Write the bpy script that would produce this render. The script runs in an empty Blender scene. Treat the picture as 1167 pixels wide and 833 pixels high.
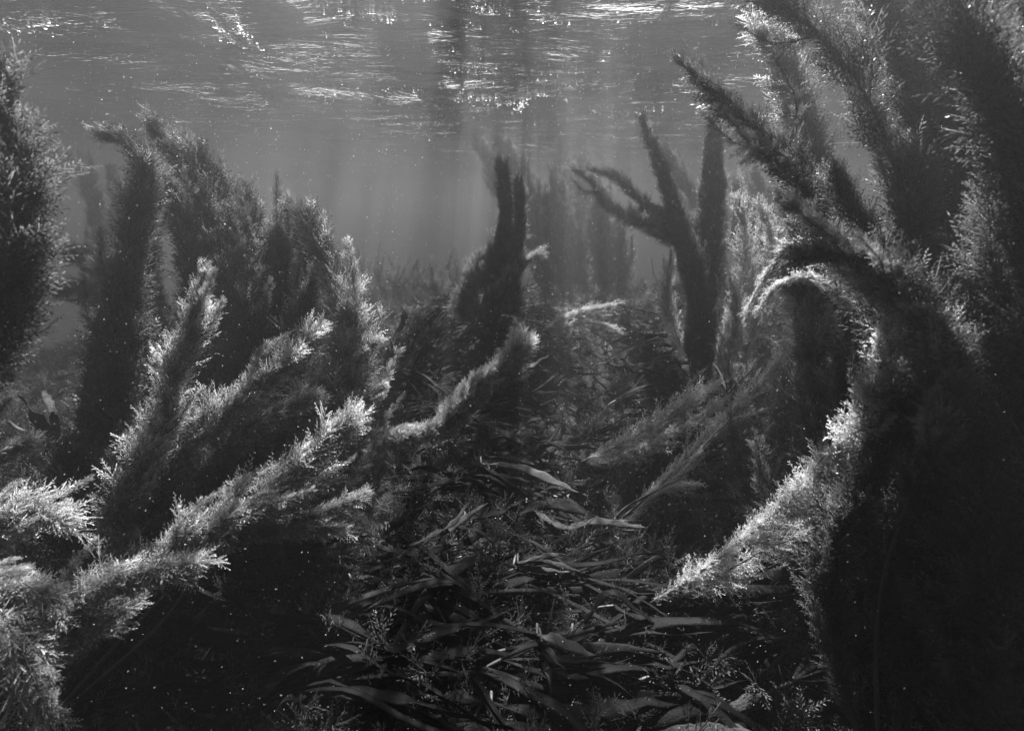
import bpy, math, random
import numpy as np
from mathutils import Vector, Matrix, noise

SC = bpy.context.scene
COL = SC.collection
R = math.radians
PI = math.pi

# ------------------------------------------------------------------ camera
CAM = Vector((0.0, 0.0, -1.0))
PITCH = R(16.0)
FPX = 583.5                       # focal length in photo pixels (1167 wide)
cam_data = bpy.data.cameras.new('camera')
cam_data.sensor_width = 36.0
cam_data.lens = 18.0
cam_data.clip_start = 0.02
cam_data.clip_end = 400.0
cam_data.dof.use_dof = True
cam_data.dof.focus_distance = 1.9
cam_data.dof.aperture_fstop = 4.0
cam = bpy.data.objects.new('camera', cam_data)
cam.location = CAM
cam.rotation_euler = (PI / 2 - PITCH, 0, 0)
COL.objects.link(cam)
SC.camera = cam

# ------------------------------------------------------------------ light
SUN_EL = R(56.0)
SUN_AZ = R(4.0)                   # ahead of the camera, a little to the right
world = bpy.data.worlds.new('World')
SC.world = world
world.use_nodes = True
wn = world.node_tree
for n in list(wn.nodes):
    wn.nodes.remove(n)
sky = wn.nodes.new('ShaderNodeTexSky')
sky.sky_type = 'NISHITA'
sky.sun_disc = False
sky.sun_elevation = SUN_EL
sky.sun_rotation = SUN_AZ
bw = wn.nodes.new('ShaderNodeRGBToBW')
bg = wn.nodes.new('ShaderNodeBackground')
bg.inputs['Strength'].default_value = 0.05
wo = wn.nodes.new('ShaderNodeOutputWorld')
wn.links.new(sky.outputs[0], bw.inputs[0])
wn.links.new(bw.outputs[0], bg.inputs['Color'])
wn.links.new(bg.outputs[0], wo.inputs['Surface'])

sun_data = bpy.data.lights.new('sun', 'SUN')
sun_data.energy = 5.0
sun_data.angle = R(0.5)
sun_data.color = (1.0, 1.0, 1.0)
sun = bpy.data.objects.new('sun', sun_data)
sd = Vector((math.sin(SUN_AZ) * math.cos(SUN_EL), math.cos(SUN_AZ) * math.cos(SUN_EL), math.sin(SUN_EL)))
sun.rotation_euler = sd.to_track_quat('Z', 'Y').to_euler()
sun.location = sd * 20
COL.objects.link(sun)

SC.view_settings.view_transform = 'Standard'
SC.view_settings.look = 'None'
SC.view_settings.exposure = 3.3
SC.view_settings.gamma = 1.0
SC.render.engine = 'CYCLES'
cy = SC.cycles
cy.max_bounces = 6
cy.diffuse_bounces = 2
cy.glossy_bounces = 2
cy.transmission_bounces = 2
cy.volume_bounces = 1
cy.transparent_max_bounces = 6
cy.sample_clamp_indirect = 4.0
cy.use_denoising = True
cy.denoiser = 'OPENIMAGEDENOISE'
cy.denoising_input_passes = 'RGB_ALBEDO_NORMAL'

# ------------------------------------------------------------------ helpers
rnd = random.Random(7)


def fbm(x, y, z=0.0, o=3):
    v, a, f = 0.0, 1.0, 1.0
    for _ in range(o):
        v += a * noise.noise(Vector((x * f, y * f, z + 7.3 * f)))
        a *= 0.5
        f *= 2.03
    return v


def ray(px, py):
    u = (px - 583.5) / FPX
    v = (416.5 - py) / FPX
    c, s = math.cos(PITCH), math.sin(PITCH)
    return Vector((u, c + v * s, -s + v * c))


def at(px, py, d):
    """world point seen at photo pixel px,py at depth d metres"""
    return CAM + ray(px, py) * d


def seabed(x, y):
    """height of the sea floor"""
    r = math.hypot(x, y)
    z = -2.30
    z += 0.42 * math.exp(-((x + 0.2) ** 2 / 5.0 + (y - 4.9) ** 2 / 2.6))        # mound ahead
    z += 0.30 * math.exp(-((x + 2.0) ** 2 / 0.8 + (y - 1.6) ** 2 / 1.6))        # left bank
    z += 0.34 * math.exp(-((x - 2.1) ** 2 / 1.0 + (y - 1.8) ** 2 / 1.8))        # right bank
    z += 0.40 * math.exp(-((x - 2.6) ** 2 / 2.4 + (y - 5.6) ** 2 / 2.6))
    z += 0.42 * math.exp(-((x + 0.2) ** 2 / 0.5 + (y - 3.75) ** 2 / 0.4))       # knoll under the centre column
    z -= 2.0 * min(1.0, max(0.0, (r - 6.2) / 7.0)) ** 1.3
    k = min(1.0, 18.0 / max(r, 1.0))
    z += (0.17 * fbm(x * 0.8, y * 0.8, 1.0, 3) + 0.035 * fbm(x * 3.4, y * 3.4, 4.0, 3)) * k
    return z


def wave(x, y):
    """height of the water surface"""
    r = math.hypot(x, y)
    k = min(1.0, 14.0 / max(r, 1.0))
    w = 0.06 * math.sin(0.9 * y + 0.5 * x + 1.2 + 0.8 * math.sin(0.6 * x))
    w += 0.075 * fbm(x * 0.55, y * 1.4, 2.0, 3)
    w += 0.018 * fbm(x * 2.0, y * 4.5, 9.0, 2)
    return w * k


def ground_hit(px, py, h=0.0):
    """where the line of sight meets the sea floor raised by h"""
    d = ray(px, py)
    t = 0.4
    while t < 14:
        p = CAM + d * t
        if p.z < seabed(p.x, p.y) + h:
            break
        t += 0.02
    return CAM + d * t


def surface_hit(px, py):
    d = ray(px, py)
    t = 0.3
    while t < 30:
        p = CAM + d * t
        if p.z > wave(p.x, p.y):
            break
        t += 0.02
    return CAM + d * t


def mesh_from(name, verts, faces, mat=None, smooth=True, tip=None):
    me = bpy.data.meshes.new(name)
    me.from_pydata([tuple(v) for v in verts], [], faces)
    if mat:
        me.materials.append(mat)
    if smooth:
        me.polygons.foreach_set('use_smooth', [True] * len(me.polygons))
    if tip is not None:
        a = me.attributes.new('tip', 'FLOAT', 'POINT')
        a.data.foreach_set('value', tip)
    me.update()
    return me


def link(name, me, parent=None, kind=None):
    o = bpy.data.objects.new(name, me)
    COL.objects.link(o)
    if parent is not None:
        o.parent = parent
    if kind:
        o['kind'] = kind
    return o


def thing(name, label, cat, loc, group=None):
    o = bpy.data.objects.new(name, None)
    o.empty_display_size = 0.05
    COL.objects.link(o)
    o.location = loc
    o['label'] = label
    o['category'] = cat
    if group:
        o['group'] = group
    return o


def catmull(P, n):
    P = [Vector(p) for p in P]
    if len(P) == 2:
        return [P[0].lerp(P[1], i / (n - 1)) for i in range(n)]
    Q = [2 * P[0] - P[1]] + P + [2 * P[-1] - P[-2]]
    seg = len(P) - 1
    out = []
    for i in range(n):
        s = i / (n - 1) * seg
        k = min(int(s), seg - 1)
        t = s - k
        a, b, c, d = Q[k], Q[k + 1], Q[k + 2], Q[k + 3]
        out.append(0.5 * ((2 * b) + (c - a) * t + (2 * a - 5 * b + 4 * c - d) * t * t + (3 * b - a - 3 * c + d) * t ** 3))
    # even spacing
    L = [0.0]
    for i in range(1, n):
        L.append(L[-1] + (out[i] - out[i - 1]).length)
    tot = L[-1]
    res, j = [], 0
    for i in range(n):
        s = tot * i / (n - 1)
        while j < n - 2 and L[j + 1] < s:
            j += 1
        f = (s - L[j]) / max(1e-9, L[j + 1] - L[j])
        res.append(out[j].lerp(out[j + 1], min(1, max(0, f))))
    return res


def frame_of(t):
    a = Vector((0, 0, 1)) if abs(t.z) < 0.9 else Vector((1, 0, 0))
    u = t.cross(a).normalized()
    return u, t.cross(u).normalized()


def tube(path, r0, r1, sides=6):
    V, F = [], []
    n = len(path)
    for i, p in enumerate(path):
        t = (path[min(i + 1, n - 1)] - path[max(i - 1, 0)]).normalized()
        u, v = frame_of(t)
        r = r0 + (r1 - r0) * i / (n - 1)
        for k in range(sides):
            a = 2 * PI * k / sides
            V.append(p + (u * math.cos(a) + v * math.sin(a)) * r)
    for i in range(n - 1):
        for k in range(sides):
            k2 = (k + 1) % sides
            F.append((i * sides + k, i * sides + k2, (i + 1) * sides + k2, (i + 1) * sides + k))
    F.append(tuple(range(sides))[::-1])
    F.append(tuple((n - 1) * sides + k for k in range(sides)))
    return V, F


# ------------------------------------------------------------------ materials
def new_mat(name):
    m = bpy.data.materials.new(name)
    m.use_nodes = True
    nt = m.node_tree
    for n in list(nt.nodes):
        nt.nodes.remove(n)
    out = nt.nodes.new('ShaderNodeOutputMaterial')
    return m, nt, out


def math_node(nt, op, a, b=None, c=None, clamp=False):
    n = nt.nodes.new('ShaderNodeMath')
    n.operation = op
    n.use_clamp = clamp
    for i, x in enumerate((a, b, c)):
        if x is None:
            continue
        if isinstance(x, (int, float)):
            n.inputs[i].default_value = x
        else:
            nt.links.new(x, n.inputs[i])
    return n.outputs[0]


def grey(nt, val):
    n = nt.nodes.new('ShaderNodeCombineColor')
    for i in range(3):
        nt.links.new(val, n.inputs[i])
    return n.outputs[0]


def noise_tex(nt, scale, detail=3, rough=0.5, vec=None, dist=0.0):
    n = nt.nodes.new('ShaderNodeTexNoise')
    n.inputs['Scale'].default_value = scale
    n.inputs['Detail'].default_value = detail
    n.inputs['Roughness'].default_value = rough
    n.inputs['Distortion'].default_value = dist
    if vec is not None:
        nt.links.new(vec, n.inputs['Vector'])
    return n.outputs['Fac']


def leaf_material(name, dark, pale, trans=0.35, rough=0.45):
    """weed tissue: growing tips paler, inner shade and outer light added in colour; slightly see-through"""
    m, nt, out = new_mat(name)
    at_ = nt.nodes.new('ShaderNodeAttribute')
    at_.attribute_name = 'tip'
    oi = nt.nodes.new('ShaderNodeObjectInfo')
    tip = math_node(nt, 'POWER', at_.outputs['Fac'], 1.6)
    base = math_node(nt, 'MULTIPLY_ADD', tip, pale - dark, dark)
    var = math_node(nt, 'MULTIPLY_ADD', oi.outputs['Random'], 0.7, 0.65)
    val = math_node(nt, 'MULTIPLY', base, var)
    colr = grey(nt, val)
    p = nt.nodes.new('ShaderNodeBsdfPrincipled')
    nt.links.new(colr, p.inputs['Base Color'])
    p.inputs['Roughness'].default_value = rough
    p.inputs['Specular IOR Level'].default_value = 0.25
    t = nt.nodes.new('ShaderNodeBsdfTranslucent')
    nt.links.new(colr, t.inputs['Color'])
    mx = nt.nodes.new('ShaderNodeMixShader')
    mx.inputs[0].default_value = trans
    nt.links.new(p.outputs[0], mx.inputs[1])
    nt.links.new(t.outputs[0], mx.inputs[2])
    nt.links.new(mx.outputs[0], out.inputs['Surface'])
    return m


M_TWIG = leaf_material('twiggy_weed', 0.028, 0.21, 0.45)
M_SUNLIT = leaf_material('pale_twiggy_weed', 0.08, 0.72, 0.45)  # lit copy of the twiggy weed: sunlight put into the base colour
M_TURF = leaf_material('turf_weed', 0.01, 0.13, 0.3)
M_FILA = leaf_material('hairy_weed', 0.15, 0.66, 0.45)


def stem_material():
    m, nt, out = new_mat('weed_stem')
    tc = nt.nodes.new('ShaderNodeTexCoord')
    n = noise_tex(nt, 60, 4, 0.6, tc.outputs['Object'])
    v = math_node(nt, 'MULTIPLY_ADD', n, 0.07, 0.015)
    p = nt.nodes.new('ShaderNodeBsdfPrincipled')
    nt.links.new(grey(nt, v), p.inputs['Base Color'])
    p.inputs['Roughness'].default_value = 0.6
    nt.links.new(p.outputs[0], out.inputs['Surface'])
    return m


def kelp_material(name, lo, hi, trans=0.25):
    m, nt, out = new_mat(name)
    tc = nt.nodes.new('ShaderNodeTexCoord')
    mp = nt.nodes.new('ShaderNodeMapping')
    nt.links.new(tc.outputs['UV'], mp.inputs['Vector'])
    mp.inputs['Scale'].default_value = (6, 1.2, 1)
    streak = noise_tex(nt, 5, 4, 0.6, mp.outputs[0])
    blot = noise_tex(nt, 22, 4, 0.65, tc.outputs['Object'])
    fine = noise_tex(nt, 160, 2, 0.6, tc.outputs['Object'])
    s = math_node(nt, 'MULTIPLY', streak, 0.5)
    s = math_node(nt, 'MULTIPLY_ADD', blot, 0.6, s)
    s = math_node(nt, 'MULTIPLY_ADD', s, 2.2, -0.75, clamp=True)
    oi = nt.nodes.new('ShaderNodeObjectInfo')
    v = math_node(nt, 'MULTIPLY_ADD', s, hi - lo, lo)
    vr = math_node(nt, 'MULTIPLY_ADD', oi.outputs['Random'], 0.9, 0.5)
    v = math_node(nt, 'MULTIPLY', v, vr)
    c = grey(nt, v)
    bp = nt.nodes.new('ShaderNodeBump')
    bp.inputs['Strength'].default_value = 0.9
    bp.inputs['Distance'].default_value = 0.004
    hh = math_node(nt, 'MULTIPLY_ADD', fine, 0.4, blot)
    nt.links.new(hh, bp.inputs['Height'])
    p = nt.nodes.new('ShaderNodeBsdfPrincipled')
    nt.links.new(c, p.inputs['Base Color'])
    nt.links.new(bp.outputs[0], p.inputs['Normal'])
    p.inputs['Roughness'].default_value = 0.6
    p.inputs['Specular IOR Level'].default_value = 0.05
    t = nt.nodes.new('ShaderNodeBsdfTranslucent')
    nt.links.new(c, t.inputs['Color'])
    mx = nt.nodes.new('ShaderNodeMixShader')
    mx.inputs[0].default_value = trans
    nt.links.new(p.outputs[0], mx.inputs[1])
    nt.links.new(t.outputs[0], mx.inputs[2])
    nt.links.new(mx.outputs[0], out.inputs['Surface'])
    return m


M_STEM = stem_material()
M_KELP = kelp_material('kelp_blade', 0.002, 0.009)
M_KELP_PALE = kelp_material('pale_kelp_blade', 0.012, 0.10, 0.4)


def rock_material(name, lo, hi, sc=5.0):
    m, nt, out = new_mat(name)
    tc = nt.nodes.new('ShaderNodeTexCoord')
    a = noise_tex(nt, sc, 6, 0.65, tc.outputs['Object'], 0.4)
    b = noise_tex(nt, sc * 11, 4, 0.7, tc.outputs['Object'])
    s = math_node(nt, 'MULTIPLY_ADD', b, 0.6, a)
    s = math_node(nt, 'MULTIPLY_ADD', s, 2.2, -1.3, clamp=True)
    v = math_node(nt, 'MULTIPLY_ADD', s, hi - lo, lo)
    bp = nt.nodes.new('ShaderNodeBump')
    bp.inputs['Strength'].default_value = 0.9
    bp.inputs['Distance'].default_value = 0.02
    hh = math_node(nt, 'MULTIPLY_ADD', b, 0.35, a)
    nt.links.new(hh, bp.inputs['Height'])
    p = nt.nodes.new('ShaderNodeBsdfPrincipled')
    nt.links.new(grey(nt, v), p.inputs['Base Color'])
    nt.links.new(bp.outputs[0], p.inputs['Normal'])
    p.inputs['Roughness'].default_value = 0.85
    p.inputs['Specular IOR Level'].default_value = 0.2
    nt.links.new(p.outputs[0], out.inputs['Surface'])
    return m


M_BED = rock_material('seabed_rock', 0.005, 0.022, 2.5)
M_ROCK = rock_material('encrusted_rock', 0.008, 0.05, 9.0)


def water_material():
    """sea surface: the Fresnel law decides between mirror and window;
    a noise tint in the transparency stands in for ripple-focused daylight"""
    m, nt, out = new_mat('sea_surface')
    geo = nt.nodes.new('ShaderNodeNewGeometry')
    mp = nt.nodes.new('ShaderNodeMapping')
    nt.links.new(geo.outputs['Position'], mp.inputs['Vector'])
    mp.inputs['Scale'].default_value = (0.55, 1.5, 1)
    r1 = noise_tex(nt, 3.2, 5, 0.6, mp.outputs[0], 0.6)
    r2 = noise_tex(nt, 16.0, 4, 0.6, mp.outputs[0], 0.3)
    h = math_node(nt, 'MULTIPLY_ADD', r2, 0.28, r1)
    bp = nt.nodes.new('ShaderNodeBump')
    bp.inputs['Strength'].default_value = 1.0
    bp.inputs['Distance'].default_value = 0.05
    nt.links.new(h, bp.inputs['Height'])
    fr = nt.nodes.new('ShaderNodeFresnel')
    fr.inputs['IOR'].default_value = 1.33
    nt.links.new(bp.outputs[0], fr.inputs['Normal'])
    # sun shafts and dapples painted as stretched noise in the transparency colour
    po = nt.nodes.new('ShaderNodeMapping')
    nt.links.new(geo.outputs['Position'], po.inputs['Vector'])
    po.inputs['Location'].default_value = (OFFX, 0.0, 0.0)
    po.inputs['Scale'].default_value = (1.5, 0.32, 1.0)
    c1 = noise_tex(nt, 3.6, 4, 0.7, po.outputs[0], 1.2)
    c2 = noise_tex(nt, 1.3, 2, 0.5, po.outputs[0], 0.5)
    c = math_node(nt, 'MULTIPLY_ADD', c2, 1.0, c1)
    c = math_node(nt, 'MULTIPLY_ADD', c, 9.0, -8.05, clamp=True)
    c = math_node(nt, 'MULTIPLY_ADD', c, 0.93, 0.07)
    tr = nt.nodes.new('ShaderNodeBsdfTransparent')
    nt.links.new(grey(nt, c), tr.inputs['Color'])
    gl = nt.nodes.new('ShaderNodeBsdfGlossy')
    gl.inputs['Color'].default_value = (0.7, 0.7, 0.7, 1)
    gl.inputs['Roughness'].default_value = 0.12
    nt.links.new(bp.outputs[0], gl.inputs['Normal'])
    mx = nt.nodes.new('ShaderNodeMixShader')
    nt.links.new(fr.outputs[0], mx.inputs[0])
    nt.links.new(tr.outputs[0], mx.inputs[1])
    nt.links.new(gl.outputs[0], mx.inputs[2])
    nt.links.new(mx.outputs[0], out.inputs['Surface'])
    return m


def plain_material(name, v, rough=0.5, trans=0.0):
    m, nt, out = new_mat(name)
    p = nt.nodes.new('ShaderNodeBsdfPrincipled')
    oi = nt.nodes.new('ShaderNodeTexCoord')
    n = noise_tex(nt, 90, 2, 0.5, oi.outputs['Object'])
    nt.links.new(grey(nt, math_node(nt, 'MULTIPLY_ADD', n, v * 0.5, v * 0.75)), p.inputs['Base Color'])
    p.inputs['Roughness'].default_value = rough
    if trans:
        t = nt.nodes.new('ShaderNodeBsdfTranslucent')
        t.inputs['Color'].default_value = (v, v, v, 1)
        mx = nt.nodes.new('ShaderNodeMixShader')
        mx.inputs[0].default_value = trans
        nt.links.new(p.outputs[0], mx.inputs[1])
        nt.links.new(t.outputs[0], mx.inputs[2])
        nt.links.new(mx.outputs[0], out.inputs['Surface'])
    else:
        nt.links.new(p.outputs[0], out.inputs['Surface'])
    return m


OFFX = 15.0  # shifts the painted shaft pattern to choose which weeds get sun
M_WATER = water_material()
M_FOAM_GLINT = plain_material('foam_and_glint', 0.6, 0.3, 0.75)
M_SNOW = plain_material('drifting_particle', 0.75, 0.6, 0.5)


# ------------------------------------------------------------------ the setting
def sheet(name, half, n, fn, mat, flip=False):
    """grid whose cells grow with distance from the camera"""
    V, F = [], []
    s = np.linspace(-1, 1, n)
    w = np.sign(s) * (np.abs(s) * 0.16 + 0.84 * np.abs(s) ** 4) * half
    for y in w:
        for x in w:
            yy = y + 3.0
            V.append((x, yy, fn(x, yy)))
    for j in range(n - 1):
        for i in range(n - 1):
            a = j * n + i
            F.append((a, a + 1, a + n + 1, a + n))
    return link(name, mesh_from(name, V, F, mat), kind='structure')


sheet('seabed', 60.0, 300, seabed, M_BED)
sheet('water_surface', 60.0, 260, wave, M_WATER)

# the cloudy water itself
hz = 61.0
hv = [(sx * hz, sy * hz + 3, z) for z in (-7.0, 0.25) for sx, sy in ((-1, -1), (1, -1), (1, 1), (-1, 1))]
hf = [(3, 2, 1, 0), (4, 5, 6, 7), (0, 1, 5, 4), (1, 2, 6, 5), (2, 3, 7, 6), (3, 0, 4, 7)]
mh, nt, out = new_mat('cloudy_water')
pv = nt.nodes.new('ShaderNodeVolumePrincipled')
pv.inputs['Color'].default_value = (0.115, 0.115, 0.115, 1)
pv.inputs['Density'].default_value = 0.125
pv.inputs['Anisotropy'].default_value = 0.72
nt.links.new(pv.outputs[0], out.inputs['Volume'])
link('haze', mesh_from('haze', hv, hf, mh, False), kind='stuff')


# ------------------------------------------------------------------ sprigs
def leaf(V, F, T, p, d, side, ln, w, tip):
    i = len(V)
    m = p + d * (ln * 0.5)
    V += [p, m + side * w, p + d * ln, m - side * w]
    T += [tip * 0.6, tip, min(1.0, tip * 1.3), tip]
    F += [(i, i + 1, i + 2), (i, i + 2, i + 3)]


def strip(V, F, T, pts, side, w0, w1, t0, t1):
    i = len(V)
    n = len(pts)
    for k, p in enumerate(pts):
        f = k / (n - 1)
        w = w0 + (w1 - w0) * f
        V += [p - side * w, p + side * w]
        T += [t0 + (t1 - t0) * f] * 2
    for k in range(n - 1):
        a = i + 2 * k
        F.append((a, a + 1, a + 3, a + 2))


def rvec(r):
    return Vector((r.gauss(0, 1), r.gauss(0, 1), r.gauss(0, 1))).normalized()


def cedar_sprig(r, n_sec=14, n_leaf=10):
    """unit-long twig along +Z bending to +X; side twigs are flat sprays of paired leaflets"""
    V, F, T = [], [], []
    bend = r.uniform(0.1, 0.4)
    ax = lambda t: Vector((bend * t * t + 0.02 * math.sin(9 * t), 0.03 * math.sin(7 * t + 1), t))
    strip(V, F, T, [ax(k / 6) for k in range(7)], Vector((0, 1, 0)), 0.013, 0.005, 0, 0.7)
    for s in range(n_sec):
        t = 0.08 + 0.88 * s / n_sec + r.uniform(-.02, .02)
        p = ax(t)
        tg = (ax(t + 0.02) - p).normalized()
        phi = s * 2.4 + r.uniform(-.5, .5)
        rad = Vector((math.cos(phi), math.sin(phi) * 0.7, 0))
        ln = (0.12 + 0.36 * (1 - t) ** 0.7 * min(1, 0.4 + 2.2 * t)) * r.uniform(0.6, 1.3)
        d = (tg * 0.9 + rad).normalized()
        side = d.cross(rvec(r)).normalized()
        nrm = d.cross(side).normalized()
        q = [p + d * (ln * f) + tg * (0.4 * ln * f * f) for f in (0, 0.5, 1)]
        strip(V, F, T, q, nrm, 0.007, 0.004, t * 0.5, min(1, t + .3))
        for k in range(n_leaf):
            f = 0.15 + 0.85 * k / (n_leaf - 1)
            b = p + d * (ln * f) + tg * (0.4 * ln * f * f)
            sg = (1 if k % 2 else -1) * (0.85 if k < n_leaf - 1 else 0.1)
            dl = (d + side * sg + rvec(r) * 0.22).normalized()
            sd_ = (dl.cross(nrm) + rvec(r) * 0.35).normalized()
            l_ = ln * 0.30 * (1.15 - 0.55 * f) + 0.018
            leaf(V, F, T, b, dl, sd_, l_ * r.uniform(.8, 1.2), l_ * r.uniform(.11, .16), min(1, 0.08 + 0.9 * t * (0.45 + 0.55 * f)))  # inner leaflets darker, outer paler: depth shading put into the tone
    for k in range(4):
        dl = (Vector((bend, 0, 1)) + rvec(r) * 0.4).normalized()
        leaf(V, F, T, ax(0.97), dl, dl.cross(rvec(r)).normalized(), 0.09, 0.011, 0.95)
    return V, F, T


def hair_sprig(r, n_sec=16):
    """fine branching hairs, like thin bleached thread"""
    V, F, T = [], [], []
    bend = r.uniform(0.1, 0.5)
    wob = r.uniform(0, 6)
    ax = lambda t: Vector((bend * t * t + 0.03 * math.sin(11 * t + wob), 0.04 * math.sin(8 * t + wob), t))
    strip(V, F, T, [ax(k / 8) for k in range(9)], rvec(r).cross(Vector((0, 0, 1))).normalized(), 0.008, 0.004, 0.2, 0.8)
    for s in range(n_sec):
        t = 0.05 + 0.93 * s / n_sec
        p = ax(t)
        tg = (ax(t + 0.02) - p).normalized()
        phi = s * 2.4 + r.uniform(-1, 1)
        rad = Vector((math.cos(phi), math.sin(phi), 0))
        ln = r.uniform(0.12, 0.34) * (1.1 - 0.5 * t)
        d = (tg * 1.5 + rad).normalized()
        c = rvec(r) * 0.25
        q = [p + (d * f + c * f * f) * ln for f in (0, .33, .66, 1)]
        strip(V, F, T, q, d.cross(rvec(r)).normalized(), 0.011, 0.006, 0.4, 1.0)
        for k in range(3):
            f = 0.3 + 0.25 * k
            b = p + (d * f + c * f * f) * ln
            dd = (d + rvec(r) * 0.9).normalized()
            strip(V, F, T, [b, b + dd * ln * 0.3], dd.cross(rvec(r)).normalized(), 0.010, 0.006, 0.6, 1.0)
    return V, F, T


def sprig_set(name, fn, mats, n):
    sets = {}
    base = []
    for i in range(n):
        base.append(fn(random.Random(100 + i * 17)))
    for key, m in mats.items():
        c = bpy.data.collections.new(name + '_' + key)      # source shapes only, not linked to the scene
        L = []
        for i, (V, F, T) in enumerate(base):
            me = mesh_from(name, V, F, m, False, T)
            o = bpy.data.objects.new(name + '_source', me)
            c.objects.link(o)
            L.append(me)
        sets[key] = (c, L)
    return sets


CEDAR = sprig_set('sprig', cedar_sprig, {'dark': M_TWIG, 'pale': M_SUNLIT, 'turf': M_TURF}, 6)
HAIR = sprig_set('hair_sprig', hair_sprig, {'hair': M_FILA}, 5)
SETS = {'turf': CEDAR['turf'], 'dark': CEDAR['dark'], 'pale': CEDAR['pale'], 'hair': HAIR['hair']}  # pale holds the sunlit-coloured copies of the dark sprigs
GROUPS = {}


def instancer(key, coll):
    if key in GROUPS:
        return GROUPS[key]
    g = bpy.data.node_groups.new('foliage_' + key, 'GeometryNodeTree')
    g.interface.new_socket('Geometry', in_out='INPUT', socket_type='NodeSocketGeometry')
    g.interface.new_socket('Geometry', in_out='OUTPUT', socket_type='NodeSocketGeometry')
    gi = g.nodes.new('NodeGroupInput')
    go = g.nodes.new('NodeGroupOutput')
    ip = g.nodes.new('GeometryNodeInstanceOnPoints')
    ci = g.nodes.new('GeometryNodeCollectionInfo')
    ci.inputs['Collection'].default_value = coll
    ci.inputs['Separate Children'].default_value = True
    ci.inputs['Reset Children'].default_value = True

    def named(nm, typ):
        n = g.nodes.new('GeometryNodeInputNamedAttribute')
        n.data_type = typ
        n.inputs['Name'].default_value = nm
        return n.outputs['Attribute']
    g.links.new(gi.outputs[0], ip.inputs['Points'])
    g.links.new(ci.outputs[0], ip.inputs['Instance'])
    ip.inputs['Pick Instance'].default_value = True
    g.links.new(named('idx', 'INT'), ip.inputs['Instance Index'])
    er = g.nodes.new('FunctionNodeEulerToRotation')
    g.links.new(named('rot', 'FLOAT_VECTOR'), er.inputs[0])
    g.links.new(er.outputs[0], ip.inputs['Rotation'])
    g.links.new(named('scl', 'FLOAT'), ip.inputs['Scale'])
    g.links.new(ip.outputs[0], go.inputs[0])
    GROUPS[key] = g
    return g


def scatter(name, parent, key, coll, items, kind='stuff'):
    """items: (position, euler, scale, index) -> one object of instances"""
    me = bpy.data.meshes.new(name)
    me.from_pydata([tuple(i[0]) for i in items], [], [])
    a = me.attributes.new('rot', 'FLOAT_VECTOR', 'POINT')
    a.data.foreach_set('vector', [c for i in items for c in i[1]])
    a = me.attributes.new('scl', 'FLOAT', 'POINT')
    a.data.foreach_set('value', [i[2] for i in items])
    a = me.attributes.new('idx', 'INT', 'POINT')
    a.data.foreach_set('value', [i[3] for i in items])
    o = link(name, me, parent, kind)
    md = o.modifiers.new('foliage', 'NODES')
    md.node_group = instancer(key, coll)
    return o


def orient(d, x):
    """rotation with +Z along d and +X towards x"""
    z = d.normalized()
    x = (x - z * x.dot(z))
    x = x.normalized() if x.length > 1e-4 else frame_of(z)[0]
    y = z.cross(x)
    return Matrix((x, y, z)).transposed()


N_PARTS = [0]
LMAX = 0.125


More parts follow.
